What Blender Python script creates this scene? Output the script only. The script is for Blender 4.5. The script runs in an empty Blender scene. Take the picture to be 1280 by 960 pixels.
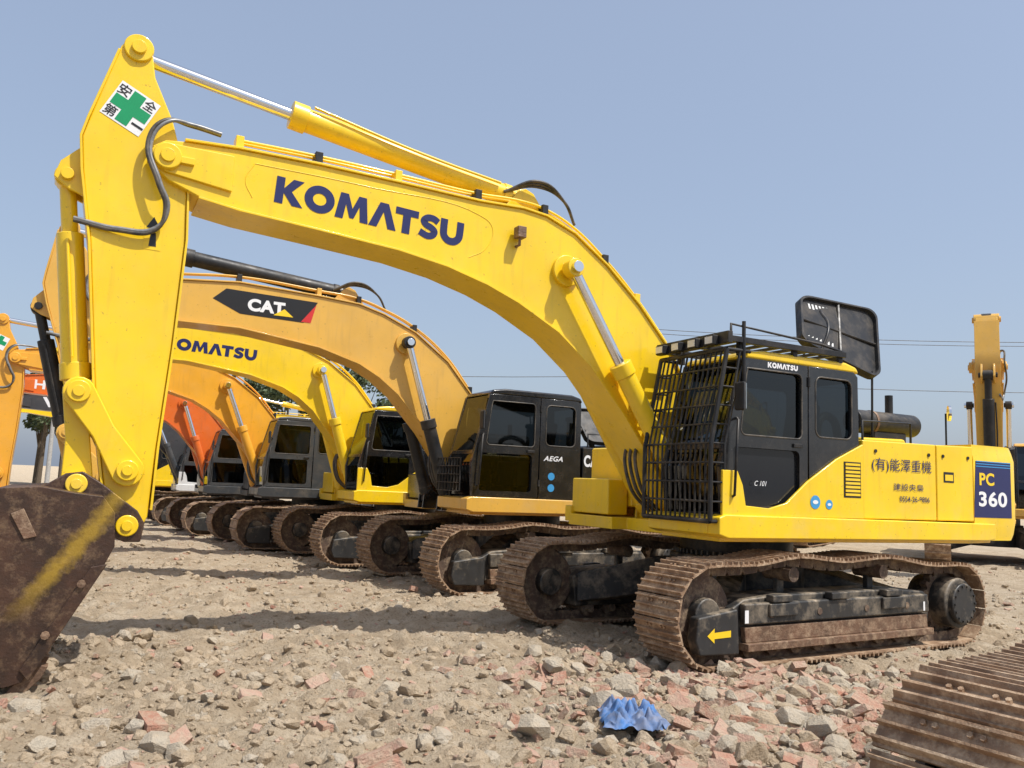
import bpy, bmesh, math, random
import numpy as np
from mathutils import Vector, Matrix, noise
ZOOM=None
random.seed(7); rng=np.random.default_rng(7)
sc=bpy.context.scene
COL=sc.collection
AH=.4723; AT=.5451
# ---------------------------------------------------------------- materials
def newmat(name):
    m=bpy.data.materials.new(name); m.use_nodes=True
    nt=m.node_tree; b=nt.nodes["Principled BSDF"]; return m,nt,b
def N(nt,t,**k):
    n=nt.nodes.new(t)
    for a,v in k.items(): setattr(n,a,v)
    return n
def mixc(nt,fac,a,b):
    n=N(nt,"ShaderNodeMix",data_type='RGBA')
    if isinstance(fac,(int,float)): n.inputs[0].default_value=fac
    else: nt.links.new(fac,n.inputs[0])
    for i,v in ((6,a),(7,b)):
        if isinstance(v,tuple): n.inputs[i].default_value=(*v,1)
        else: nt.links.new(v,n.inputs[i])
    return n.outputs[2]
def noisef(nt,scale,lo,hi,detail=4,rough=.6,coord='Object',out=(0,1)):
    tc=N(nt,"ShaderNodeTexCoord"); n=N(nt,"ShaderNodeTexNoise"); n.inputs['Scale'].default_value=scale
    n.inputs['Detail'].default_value=min(detail,5); n.inputs['Roughness'].default_value=rough
    nt.links.new(tc.outputs[coord],n.inputs['Vector'])
    r=N(nt,"ShaderNodeMapRange"); r.inputs[1].default_value=lo; r.inputs[2].default_value=hi
    r.inputs[3].default_value=out[0]; r.inputs[4].default_value=out[1]
    nt.links.new(n.outputs['Fac'],r.inputs[0]); return r.outputs[0]
def bump(nt,b,h,dist=.01,st=.4):
    n=N(nt,"ShaderNodeBump"); n.inputs['Strength'].default_value=st; n.inputs['Distance'].default_value=dist
    nt.links.new(h,n.inputs['Height']); nt.links.new(n.outputs[0],b.inputs['Normal'])
def mathn(nt,op,a,b=None,c=None):
    n=N(nt,"ShaderNodeMath",operation=op)
    for i,v in enumerate((a,b,c)):
        if v is None: continue
        if isinstance(v,(int,float)): n.inputs[i].default_value=v
        else: nt.links.new(v,n.inputs[i])
    return n.outputs[0]
DUST=(.50,.40,.28)
def paint(name,col,rough=.34,dust=.5,coat=.3,spec=.5):
    m,nt,b=newmat(name)
    dark=tuple(c*.86 for c in col)
    c1=mixc(nt,noisef(nt,1.3,.35,.7),col,dark)
    f1=noisef(nt,3.5,.46,.8,8,.7)
    g=N(nt,"ShaderNodeNewGeometry"); s=N(nt,"ShaderNodeSeparateXYZ"); nt.links.new(g.outputs['Normal'],s.inputs[0])
    up=mathn(nt,'MULTIPLY_ADD',mathn(nt,'MAXIMUM',s.outputs[2],0.0),.7,.2)
    sp=N(nt,"ShaderNodeSeparateXYZ"); nt.links.new(g.outputs['Position'],sp.inputs[0])
    low=N(nt,"ShaderNodeMapRange"); nt.links.new(sp.outputs[2],low.inputs[0]); low.inputs[1].default_value=2.2; low.inputs[2].default_value=.3; low.inputs[3].default_value=0; low.inputs[4].default_value=.7
    d=mathn(nt,'MULTIPLY',mathn(nt,'ADD',up,low.outputs[0]),mathn(nt,'MULTIPLY',f1,dust))
    c2=mixc(nt,d,c1,DUST)
    # vertical grime streaks, then small chips
    tc=N(nt,"ShaderNodeTexCoord"); mp=N(nt,"ShaderNodeMapping"); mp.inputs['Scale'].default_value=(9,9,.9); nt.links.new(tc.outputs['Object'],mp.inputs[0])
    ns=N(nt,"ShaderNodeTexNoise"); ns.inputs['Scale'].default_value=1.6; ns.inputs['Detail'].default_value=4; nt.links.new(mp.outputs[0],ns.inputs['Vector'])
    r0=N(nt,"ShaderNodeMapRange"); nt.links.new(ns.outputs['Fac'],r0.inputs[0]); r0.inputs[1].default_value=.56; r0.inputs[2].default_value=.78; r0.inputs[4].default_value=.35
    c2=mixc(nt,r0.outputs[0],c2,tuple(c*.55+.03 for c in col))
    c2=mixc(nt,mathn(nt,'MULTIPLY',noisef(nt,26,.67,.71,3,.6),.6),c2,tuple(c*.35+.03 for c in col))
    nt.links.new(c2,b.inputs['Base Color'])
    r=noisef(nt,6,.3,.7,out=(rough*.75,rough*1.35)); nt.links.new(r,b.inputs['Roughness'])
    b.inputs['Coat Weight'].default_value=coat; b.inputs['Coat Roughness'].default_value=.1
    b.inputs['Specular IOR Level'].default_value=spec
    bump(nt,b,noisef(nt,2.2,.2,.8,3,.5),.006,.3)
    return m
def plain(name,col,rough=.5,metal=0.,var=.3,scale=12,dust=0.,bmp=0.):
    m,nt,b=newmat(name)
    c=mixc(nt,noisef(nt,scale,.35,.7),col,tuple(x*(1-var) for x in col))
    if dust>0: c=mixc(nt,mathn(nt,'MULTIPLY',noisef(nt,4,.38,.7,8,.75),dust),c,DUST)
    nt.links.new(c,b.inputs['Base Color']); b.inputs['Roughness'].default_value=rough; b.inputs['Metallic'].default_value=metal
    if bmp>0: bump(nt,b,noisef(nt,30,.3,.7),.01,bmp)
    return m
YEL=paint("yellow_paint",(.92,.61,.010))
TAN=paint("tan_yellow_paint",(.74,.42,.07))
ORG=paint("orange_yellow_paint",(.84,.40,.03))
RED=paint("orange_red_paint",(.74,.15,.02))
GRYP=paint("dark_grey_paint",(.05,.054,.058),.34,.35)
WHTP=paint("white_paint",(.7,.7,.68))
BLK=paint("black_gloss_paint",(.012,.012,.013),.22,.18,.4)
BLKM=paint("black_satin_paint",(.016,.016,.017),.45,.4,0.,.35)
FRAME=paint("track_frame_black",(.026,.025,.024),.5,.8,0.)
CHROME=plain("chrome_rod",(.75,.76,.78),.12,1.,.05)
RUBBER=plain("hose_rubber",(.02,.02,.02),.5,0,.2,20,.3)
SLEEVE=plain("hose_sleeve",(.22,.23,.24),.4,.3,.4,25,.2)
LENS=plain("lamp_lens",(.7,.7,.66),.1,0,.1)
MIRROR=plain("mirror_glass",(.8,.8,.8),.05,1.,0)
SEAT=plain("seat_fabric",(.05,.05,.055),.9)
NAVY=plain("navy_decal",(.015,.02,.10),.35,0,.1)
WHITE=plain("white_decal",(.8,.8,.8),.4,0,.06)
GREEN=plain("green_decal",(.0,.28,.1),.4,0,.06)
REDD=plain("red_decal",(.6,.03,.03),.4,0,.06)
BLACKD=plain("black_decal",(.015,.015,.017),.35,0,.1)
YELD=plain("yellow_decal",(.9,.6,.02),.4,0,.06)
BLUD=plain("blue_decal",(.05,.3,.6),.4,0,.06)
def steel(name,a,b_,c_,rough=.6,metal=.35):
    m,nt,b=newmat(name)
    c=mixc(nt,noisef(nt,5,.35,.65,8,.7),a,b_); c=mixc(nt,noisef(nt,9,.46,.68,8,.75),c,c_)
    nt.links.new(c,b.inputs['Base Color']); b.inputs['Roughness'].default_value=rough; b.inputs['Metallic'].default_value=metal
    bump(nt,b,noisef(nt,40,.3,.7),.01,.35); return m
SHOE=steel("track_shoe_steel",(.32,.20,.115),(.20,.12,.07),(.52,.38,.25),.7,.05)
LINK=steel("track_link_steel",(.08,.055,.04),(.13,.08,.055),(.30,.22,.14),.7,.15)
RUST=steel("rusty_steel",(.20,.11,.065),(.11,.065,.04),(.36,.25,.16),.6,.15)
def bucketmat(painted_sheen):
    m,nt,b=newmat("bucket_worn_steel")
    c=mixc(nt,noisef(nt,3,.35,.65,8,.7),(.085,.042,.026),(.04,.024,.017))
    c=mixc(nt,noisef(nt,10,.5,.72,8,.75),c,(.19,.12,.07))
    if painted_sheen:
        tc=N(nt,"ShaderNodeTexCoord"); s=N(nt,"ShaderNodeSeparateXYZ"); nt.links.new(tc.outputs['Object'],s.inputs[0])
        # golden reflected sheen painted into the steel colour along the line (6.93,1.25)-(7.40,.60)
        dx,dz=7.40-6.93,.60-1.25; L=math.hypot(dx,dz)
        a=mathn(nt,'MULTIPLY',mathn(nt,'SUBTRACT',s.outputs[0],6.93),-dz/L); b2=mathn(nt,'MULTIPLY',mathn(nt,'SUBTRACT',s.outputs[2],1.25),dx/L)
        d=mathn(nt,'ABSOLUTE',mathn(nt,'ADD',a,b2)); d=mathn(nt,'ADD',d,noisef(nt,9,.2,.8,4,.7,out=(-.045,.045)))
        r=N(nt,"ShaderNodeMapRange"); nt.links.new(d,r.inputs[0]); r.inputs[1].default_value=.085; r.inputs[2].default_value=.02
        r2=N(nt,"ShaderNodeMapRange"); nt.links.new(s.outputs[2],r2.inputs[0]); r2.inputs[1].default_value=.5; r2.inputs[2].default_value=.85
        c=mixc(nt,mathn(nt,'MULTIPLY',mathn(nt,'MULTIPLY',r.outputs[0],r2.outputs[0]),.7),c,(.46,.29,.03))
    nt.links.new(c,b.inputs['Base Color']); b.inputs['Roughness'].default_value=.45; b.inputs['Metallic'].default_value=.25
    bump(nt,b,noisef(nt,35,.3,.7),.006,.3); return m
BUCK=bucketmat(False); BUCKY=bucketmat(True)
def glassmat():
    m=bpy.data.materials.new("cab_glass"); m.use_nodes=True; nt=m.node_tree; nt.nodes.clear()
    o=N(nt,"ShaderNodeOutputMaterial"); t=N(nt,"ShaderNodeBsdfTransparent"); t.inputs[0].default_value=(.13,.15,.16,1)
    g=N(nt,"ShaderNodeBsdfGlossy"); g.inputs['Roughness'].default_value=.03; g.inputs[0].default_value=(.9,.95,1,1)
    f=N(nt,"ShaderNodeLayerWeight"); f.inputs[0].default_value=.5
    mx=N(nt,"ShaderNodeMixShader"); nt.links.new(mathn(nt,'MULTIPLY_ADD',mathn(nt,'POWER',f.outputs[1],4.0),.7,.05),mx.inputs[0])
    nt.links.new(t.outputs[0],mx.inputs[1]); nt.links.new(g.outputs[0],mx.inputs[2]); nt.links.new(mx.outputs[0],o.inputs[0])
    return m
GLASS=glassmat()
# ---------------------------------------------------------------- mesh helpers
def link(ob,parent=None):
    COL.objects.link(ob)
    if parent: ob.parent=parent
    return ob
def mesh(name,vs,fs,mat,parent=None,bevel=0,smooth=False,seg=2):
    me=bpy.data.meshes.new(name); me.from_pydata([tuple(v) for v in vs],[],fs)
    if isinstance(mat,(list,tuple)):
        for x in mat: me.materials.append(x)
    else: me.materials.append(mat)
    bm=bmesh.new(); bm.from_mesh(me); bmesh.ops.recalc_face_normals(bm,faces=bm.faces); bm.to_mesh(me); bm.free()
    if smooth:
        me.polygons.foreach_set("use_smooth",[True]*len(me.polygons))
        me.set_sharp_from_angle(angle=math.radians(38))
    ob=bpy.data.objects.new(name,me); link(ob,parent)
    if bevel>0:
        b=ob.modifiers.new("bevel","BEVEL"); b.width=bevel; b.segments=seg; b.limit_method='ANGLE'; b.angle_limit=math.radians(40)
        me.polygons.foreach_set("use_smooth",[True]*len(me.polygons)); b.harden_normals=True
    return ob
def prism(name,pts,l0,l1,mat,parent,bevel=.01):
    n=len(pts); vs=[(f,l0,z) for f,z in pts]+[(f,l1,z) for f,z in pts]
    fs=[list(range(n)),list(range(2*n-1,n-1,-1))]+[[i,(i+1)%n,n+(i+1)%n,n+i] for i in range(n)]
    return mesh(name,vs,fs,mat,parent,bevel)
def prismz(name,pts,z0,z1,mat,parent,bevel=.01):
    n=len(pts); vs=[(f,l,z0) for f,l in pts]+[(f,l,z1) for f,l in pts]
    fs=[list(range(n)),list(range(2*n-1,n-1,-1))]+[[i,(i+1)%n,n+(i+1)%n,n+i] for i in range(n)]
    return mesh(name,vs,fs,mat,parent,bevel)
def box(name,a,b,mat,parent,bevel=.01):
    return prism(name,[(a[0],a[2]),(b[0],a[2]),(b[0],b[2]),(a[0],b[2])],a[1],b[1],mat,parent,bevel)
def cyl_data(p0,p1,r0,r1=None,n=24):
    r1=r0 if r1 is None else r1
    p0=Vector(p0);p1=Vector(p1); d=(p1-p0).normalized()
    u=d.orthogonal().normalized(); w=d.cross(u)
    vs=[];
    for p,r in((p0,r0),(p1,r1)):
        for i in range(n):
            a=2*math.pi*i/n; vs.append(p+u*math.cos(a)*r+w*math.sin(a)*r)
    fs=[[i,(i+1)%n,n+(i+1)%n,n+i] for i in range(n)]+[list(range(n))[::-1],list(range(n,2*n))]
    return vs,fs
def cyl(name,p0,p1,r,mat,parent,n=24,r1=None,bevel=0):
    vs,fs=cyl_data(p0,p1,r,r1,n); return mesh(name,vs,fs,mat,parent,bevel,True)
def merge(name,parts,mat,parent,bevel=0,smooth=False):
    V=[];F=[]
    for vs,fs in parts:
        o=len(V); V+=[tuple(v) for v in vs]; F+=[[i+o for i in f] for f in fs]
    return mesh(name,V,F,mat,parent,bevel,smooth)
def boxd(a,b):
    vs=[(x,y,z) for x in(a[0],b[0]) for y in(a[1],b[1]) for z in(a[2],b[2])]
    return vs,[[0,1,3,2],[4,6,7,5],[0,4,5,1],[2,3,7,6],[0,2,6,4],[1,5,7,3]]
def tube(name,pts,r,mat,parent,smooth=True,cyc=False):
    c=bpy.data.curves.new(name,'CURVE'); c.dimensions='3D'; c.bevel_depth=r; c.bevel_resolution=3; c.use_fill_caps=True
    if smooth:
        s=c.splines.new('BEZIER'); s.bezier_points.add(len(pts)-1)
        for p,q in zip(s.bezier_points,pts): p.co=q; p.handle_left_type=p.handle_right_type='AUTO'
    else:
        s=c.splines.new('POLY'); s.points.add(len(pts)-1)
        for p,q in zip(s.points,pts): p.co=(*q,1)
    s.use_cyclic_u=cyc; s.resolution_u=8; c.materials.append(mat)
    return link(bpy.data.objects.new(name,c),parent)
SIDE=Matrix(((-1,0,0),(0,0,1),(0,1,0))).to_4x4()
def plate(name,outer,holes,l,th,mat,parent,bev=.004):
    """side plate in the f,z plane with real openings (2D filled curve)"""
    c=bpy.data.curves.new(name,'CURVE'); c.dimensions='2D'; c.fill_mode='BOTH'; c.extrude=th/2-bev; c.bevel_depth=bev; c.bevel_resolution=1; c.offset=-bev
    for poly in [outer]+holes:
        s=c.splines.new('POLY'); s.points.add(len(poly)-1); s.use_cyclic_u=True
        for p,q in zip(s.points,poly): p.co=(-q[0],q[1],0,1)
    c.materials.append(mat); ob=bpy.data.objects.new(name,c); link(ob,parent)
    ob.matrix_basis=Matrix.Translation((0,l,0))@SIDE; return ob
def rrect(f0,z0,f1,z1,r,n=4):
    pts=[]
    for cx,cz,a in((f1-r,z1-r,0),(f0+r,z1-r,90),(f0+r,z0+r,180),(f1-r,z0+r,270)):
        for i in range(n+1):
            t=math.radians(a+90*i/n); pts.append((cx+r*math.cos(t),cz+r*math.sin(t)))
    return pts
def text(name,body,f,z,l,width,height,mat,parent,rot=0.,bold=.0,shear=0.):
    """lettering on the left side; f,z = start of baseline"""
    c=bpy.data.curves.new(name,'FONT'); c.body=body; c.size=1; c.extrude=.0; c.offset=bold; c.shear=shear
    if bold>0: c.space_character=1.08
    c.materials.append(mat); ob=bpy.data.objects.new(name,c); link(ob,parent)
    bpy.context.view_layer.update()
    xs=[v[0] for v in ob.bound_box]; ys=[v[1] for v in ob.bound_box]; w=max(xs)-min(xs); h=max(ys)-min(ys)
    sx=width/max(w,1e-3); sy=height/max(h,1e-3)
    S=Matrix.Diagonal((sx,sy,1,1))@Matrix.Translation((-min(xs),-min(ys),0))
    ob.matrix_basis=Matrix.Translation((f,l,z))@SIDE@Matrix.Rotation(rot,4,'Z')@S
    return ob
def ribbon(path,w):
    P=smoothline(path,6); P=[Vector(p) for p in P]; vs=[]
    for i,p in enumerate(P):
        d=(P[min(i+1,len(P)-1)]-P[max(i-1,0)]).normalized(); n=Vector((-d.y,d.x)); vs+=[tuple(p+n*w/2),tuple(p-n*w/2)]
    return vs,[[2*i,2*i+1,2*i+3,2*i+2] for i in range(len(P)-1)]
def blocktext(name,f,z,l,width,height,mat,parent,rot=0.):
    """heavy block letters K O M A T S U cut from flat film"""
    def ring():
        vs=[];n=32
        for i in range(n):
            a=2*math.pi*i/n; vs+=[(.56+.56*math.cos(a),.5+.53*math.sin(a)),(.56+.25*math.cos(a),.5+.23*math.sin(a))]
        return vs,[[2*i,2*i+1,(2*i+3)%(2*n),(2*i+2)%(2*n)] for i in range(n)]
    def ng(p): return p,[list(range(len(p)))]
    G=[(ng([(0,0),(0,1),(.30,1),(.30,.60),(.60,1),(.99,1),(.58,.52),(1.03,0),(.64,0),(.30,.42),(.30,0)]),1.05),
       (ring(),1.17),
       (ng([(0,0),(.14,1),(.44,1),(.64,.46),(.84,1),(1.14,1),(1.28,0),(.97,0),(.90,.58),(.72,.08),(.56,.08),(.38,.58),(.31,0)]),1.30),
       (ng([(0,0),(.38,1),(.72,1),(1.10,0),(.77,0),(.55,.64),(.33,0)]),1.02),
       (ng([(0,.72),(0,1),(.94,1),(.94,.72),(.63,.72),(.63,0),(.31,0),(.31,.72)]),.97),
       (ribbon([(.80,.77),(.60,.87),(.36,.86),(.20,.72),(.30,.57),(.52,.49),(.68,.36),(.60,.19),(.38,.13),(.06,.24)],.27),.90),
       (ribbon([(.15,1),(.15,.62),(.18,.34),(.33,.17),(.50,.13),(.67,.17),(.82,.34),(.85,.62),(.85,1)],.30),1.0)]
    tot=sum(g[1] for g in G)-.0; V=[];F=[];x=0
    c,s=math.cos(rot),math.sin(rot)
    for (vs,fs),adv in G:
        o=len(V)
        for u,v in vs:
            U=(x+u)/tot*width; W=v*height; V.append((f-(U*c-W*s),l,z+U*s+W*c))
        F+=[[i+o for i in q] for q in fs]; x+=adv
    return mesh(name,V,F,mat,parent)
def decal(name,pts,l,mat,parent):
    n=len(pts); return mesh(name,[(f,l,z) for f,z in pts],[list(range(n))],mat,parent)
def hyd(name,p0,p1,frac,rb,rr,mb,parent,ew=.09):
    p0=Vector(p0);p1=Vector(p1); m=p0.lerp(p1,frac); d=(p1-p0).normalized()
    cyl(name+"_barrel",p0+d*rb*.8,m,rb,mb,parent,28)
    cyl(name+"_gland",m-d*rb*1.1,m+d*.03,rb*1.18,mb,parent,28,bevel=.008)
    cyl(name+"_base_band",p0+d*rb*1.2,p0+d*rb*2.0,rb*1.1,mb,parent,28,bevel=.008)
    cyl(name+"_rod",m,p1,rr,CHROME,parent,20)
    for i,p in enumerate((p0,p1)):
        cyl(name+"_eye_%d"%i,p-Vector((0,ew,0)),p+Vector((0,ew,0)),rb*.95,mb,parent,24,bevel=.01)
        cyl(name+"_pin_%d"%i,p-Vector((0,ew+.03,0)),p+Vector((0,ew+.03,0)),rb*.55,mb,parent,20,bevel=.006)
def strip(name,pl,th,l0,l1,mat,parent):
    """flange plate following a polyline, thickness th to the left of travel"""
    P=[Vector((a,b)) for a,b in pl]; off=[]
    for i,p in enumerate(P):
        d=(P[min(i+1,len(P)-1)]-P[max(i-1,0)]).normalized(); off.append(p+Vector((-d.y,d.x))*th)
    pts=[tuple(p) for p in P]+[tuple(p) for p in off[::-1]]
    return prism(name,pts,l0,l1,mat,parent,.004)
# ---------------------------------------------------------------- undercarriage
def smoothline(pts,n=12):
    out=[]
    P=[Vector(p) for p in pts]; P=[P[0]*2-P[1]]+P+[P[-1]*2-P[-2]]
    for i in range(1,len(P)-2):
        for k in range(n):
            t=k/n; a,b,c,d=P[i-1:i+3]
            out.append(.5*((2*b)+(c-a)*t+(2*a-5*b+4*c-d)*t*t+(3*b-a-3*c+d)*t**3))
    out.append(P[-2]); return out
def track_path():
    top=smoothline([(1.92,.95),(1.35,.955),(.75,1.02),(.05,.965),(-.7,1.0),(-1.4,.91),(-2.05,.90)])
    path=list(top)
    for i in range(1,25):
        a=math.radians(90+180*i/24); path.append(Vector((-2.05+.43*math.cos(a),.47+.43*math.sin(a))))
    path.append(Vector((1.92,.045)))
    for i in range(1,24):
        a=math.radians(-90+180*i/24); path.append(Vector((1.92+.4525*math.cos(a),.4975+.4525*math.sin(a))))
    path.append(top[0].copy()); return path
def track_chain(name,lc,parent,w=.6,hi=True):
    path=track_path(); seg=[(path[i+1]-path[i]).length for i in range(len(path)-1)]; L=sum(seg)
    n=51; pitch=L/n; parts=[]; links=[]; bolts=[]
    h=pitch/2-.004
    prof=[(-h,0),(h,0),(h,.016),(h-.012,.016),(h-.018,.046),(h-.030,.046),(h-.038,.018),(.012,.018),(.006,.046),(-.006,.046),(-.012,.018),(-h+.045,.018),(-h+.036,.046),(-h+.024,.046),(-h+.014,.016),(-h,.016)]
    if not hi: prof=[(-h,0),(h,0),(h,.018),(h-.02,.045),(h-.04,.018),(-h+.02,.018),(-h,.018)]
    def at(s):
        s%=L; i=0
        while s>seg[i]: s-=seg[i]; i+=1
        d=(path[i+1]-path[i]).normalized(); return path[i]+d*s,d
    for k in range(n):
        s=k*pitch; a,_=at(s-h*.9); b,_=at(s+h*.9); p=(a+b)/2; q,_=at(s); p=q*.5+p*.5; d=(b-a).normalized()
        nn=Vector((-d.y,d.x))
        if nn.dot(p-Vector((-.05,.5)))<0: nn=-nn
        jit=random.uniform(-.006,.006); lj=lc+random.uniform(-.006,.006)
        pts=[p+d*t+nn*(m+jit*.4) for t,m in prof]; m=len(pts)
        vs=[(v.x,lj-w/2,v.y) for v in pts]+[(v.x,lj+w/2,v.y) for v in pts]
        parts.append((vs,[list(range(m)),list(range(2*m-1,m-1,-1))]+[[i,(i+1)%m,m+(i+1)%m,m+i] for i in range(m)]))
        if hi:
            for dl in(-.12,-.07,.07,.12):
                c=p+d*.045+nn*.016; e=p+d*.045+nn*.034; bolts.append(cyl_data((c.x,lj+dl,c.y),(e.x,lj+dl,e.y),.013,n=6))
        for dl in(-.1,.1):
            pr=[p+d*t+nn*q_ for t,q_ in((-h*1.15,-.002),(h*.9,-.002),(h*1.15,-.05),(h*.8,-.1),(-h*.8,-.1),(-h*1.1,-.06))]
            m2=len(pr); vs=[(v.x,lc+dl-.02,v.y) for v in pr]+[(v.x,lc+dl+.02,v.y) for v in pr]
            links.append((vs,[list(range(m2)),list(range(2*m2-1,m2-1,-1))]+[[i,(i+1)%m2,m2+(i+1)%m2,m2+i] for i in range(m2)]))
    merge(name+"_shoes",parts,SHOE,parent); merge(name+"_links",links,LINK,parent)
    if bolts: merge(name+"_bolts",bolts,SHOE,parent)
def undercarriage(parent,arrow=True,hi=True):
    for side,lc in(("near",1.295),("far",-1.295)):
        sg=1 if lc>0 else -1
        track_chain("track_"+side,lc,parent,.6,hi)
        prism("track_frame_"+side,[(1.55,.20),(1.60,.55),(1.45,.63),(.95,.66),(-.9,.66),(-1.45,.62),(-1.55,.50),(-1.50,.20)],lc-.19,lc+.19,FRAME,parent,.02)
        prism("track_frame_rail_"+side,[(1.5,.16),(1.5,.23),(-1.45,.23),(-1.45,.16)],lc+sg*.12,lc+sg*.30,RUST,parent,.006)
        prism("frame_upper_cover_"+side,[(1.50,.40),(1.52,.60),(-1.40,.60),(-1.42,.40)],lc+sg*.19,lc+sg*.27,FRAME,parent,.02)
        prism("frame_lower_guard_"+side,[(1.48,.23),(1.50,.38),(-1.40,.38),(-1.42,.23)],lc+sg*.19,lc+sg*.25,RUST,parent,.01)
        prism("idler_cover_"+side,[(1.60,.14),(2.10,.16),(2.16,.30),(2.12,.50),(1.62,.56)],lc+sg*.16,lc+sg*.285,FRAME,parent,.02)
        for k,f in enumerate((1.02,.15,-.75)): box("step_%s_%d"%(side,k),(f-.14,lc+sg*.2,.60),(f+.14,lc+sg*.30,.67),FRAME,parent,.012)
        rl=[]
        for k in range(9):
            f=1.35-k*.335; rl.append(cyl_data((f,lc-.17,.17),(f,lc+.17,.17),.095,n=18)); rl.append(cyl_data((f,lc-.24,.17),(f,lc+.24,.17),.045,n=12))
        merge("rollers_"+side,rl,LINK,parent,0,True)
        for k,f in enumerate((.75,-.7)):
            cyl("carrier_%s_%d"%(side,k),(f,lc-.15,.85),(f,lc+.2,.85),.075,LINK,parent,18)
            box("carrier_post_%s_%d"%(side,k),(f-.05,lc-.03,.6),(f+.05,lc+.03,.86),FRAME,parent,.01)
        cyl("idler_"+side,(1.92,lc-.09,.4975),(1.92,lc+.09,.4975),.38,LINK,parent,40,bevel=.02)
        cyl("idler_hub_"+side,(1.92,lc-.2,.4975),(1.92,lc+.2,.4975),.16,FRAME,parent,24,bevel=.02)
        pts=[]
        for k in range(21):
            a=2*math.pi*k/21
            for da,r in((-.10,.34),(-.05,.39),(.05,.39),(.10,.34)): pts.append((-2.05+r*math.cos(a+da),.47+r*math.sin(a+da)))
        prism("sprocket_"+side,pts,lc-.04,lc+.04,LINK,parent,0)
        cyl("final_drive_"+side,(-2.05,lc-.25,.47),(-2.05,lc+sg*.25,.47),.29,FRAME,parent,36,bevel=.03)
        cyl("final_drive_cover_"+side,(-2.05,lc+sg*.24,.47),(-2.05,lc+sg*.31,.47),.235,FRAME,parent,36,bevel=.02)
        bl=[]
        for k in range(14):
            a=2*math.pi*k/14; c=(-2.05+.2*math.cos(a),.47+.2*math.sin(a)); bl.append(cyl_data((c[0],lc+sg*.3,c[1]),(c[0],lc+sg*.325,c[1]),.014,n=6))
        merge("final_drive_bolts_"+side,bl,FRAME,parent)
        for k,(f0,f1) in enumerate(((.55,1.35),(-.55,-1.35))):
            vs=[(f0-.22,0.5*sg,.42),(f0+.22,.5*sg,.42),(f0+.22,.5*sg,.86),(f0-.22,.5*sg,.86),(f1-.2,(abs(lc)-.17)*sg,.25),(f1+.2,(abs(lc)-.17)*sg,.25),(f1+.2,(abs(lc)-.17)*sg,.60),(f1-.2,(abs(lc)-.17)*sg,.60)]
            mesh("cross_leg_%s_%d"%(side,k),vs,[[0,1,2,3],[7,6,5,4],[0,4,5,1],[1,5,6,2],[2,6,7,3],[3,7,4,0]],FRAME,parent,.02)
        if arrow and sg>0:
            pts=[(2.02,.335),(1.93,.40),(1.93,.36),(1.72,.37),(1.72,.31),(1.93,.305),(1.93,.265)]
            decal("yellow_arrow",pts,lc+.289,YELD,parent)
            decal("white_tag_1",[(1.52,.42),(1.47,.42),(1.47,.54),(1.52,.54)],lc+.2735,WHITE,parent)
            decal("white_tag_2",[(-1.30,.42),(-1.33,.42),(-1.33,.52),(-1.30,.52)],lc+.2735,WHITE,parent)
            for k,f in enumerate((1.15,.45,-.3,-1.0)): cyl("frame_port_%d"%k,(f,lc+.26,.49),(f,lc+.277,.49),.035,LINK,parent,16)
            for k,f in enumerate((1.0,-.75)): box("step_bracket_%d"%k,(f-.2,lc+.27,.47),(f+.2,lc+.30,.59),FRAME,parent,.01)
    cyl("centre_frame",(0,0,.40),(0,0,.92),.78,FRAME,parent,40,bevel=.03)
    cyl("swing_bearing",(0,0,.92),(0,0,1.20),.66,BLKM,parent,48)
    tb=[]
    for k in range(60):
        a=2*math.pi*k/60; c=(.71*math.cos(a),.71*math.sin(a)); tb.append(cyl_data((c[0],c[1],.9),(c[0],c[1],.97),.02,n=6))
    merge("bearing_bolts",tb,FRAME,parent)
# ---------------------------------------------------------------- excavator
BOOM1_T=[(6.80,4.40),(6.70,4.47),(6.55,4.49),(6.09,4.52),(5.37,4.53),(4.58,4.52),(3.71,4.50),(3.20,4.52),(2.92,4.49),(2.56,4.36),(2.13,4.07),(1.69,3.69),(1.25,3.22),(.90,2.60),(.64,1.85)]
BOOM1_B=[(.64,1.55),(.78,1.42),(.98,1.40),(1.14,1.50),(1.36,1.78),(1.54,2.05),(1.87,2.47),(2.30,2.94),(2.72,3.27),(3.21,3.52),(3.58,3.66),(4.03,3.78),(4.54,3.86),(5.33,3.92),(6.05,3.97),(6.40,4.02),(6.66,4.12),(6.80,4.24)]
BOOM2_T=[(7.0,4.14),(6.9,4.22),(6.7,4.25),(5.90,4.36),(5.04,4.44),(3.84,4.40),(3.2,4.36),(2.79,4.25),(2.24,4.02),(1.65,3.60),(1.19,3.09),(.9,2.55),(.64,1.85)]
BOOM2_B=[(.64,1.55),(.78,1.42),(.98,1.40),(1.14,1.50),(1.40,1.85),(1.87,2.43),(2.45,3.0),(2.8,3.25),(3.14,3.43),(3.79,3.62),(4.99,3.78),(5.82,3.78),(6.6,3.82),(6.9,3.92),(7.0,4.02)]
BOOM3_T=[(f if f<5.1 else 5.1+(f-5.1)*.74,z) for f,z in BOOM2_T]; BOOM3_B=[(f if f<5.1 else 5.1+(f-5.1)*.74,z) for f,z in BOOM2_B]
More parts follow.
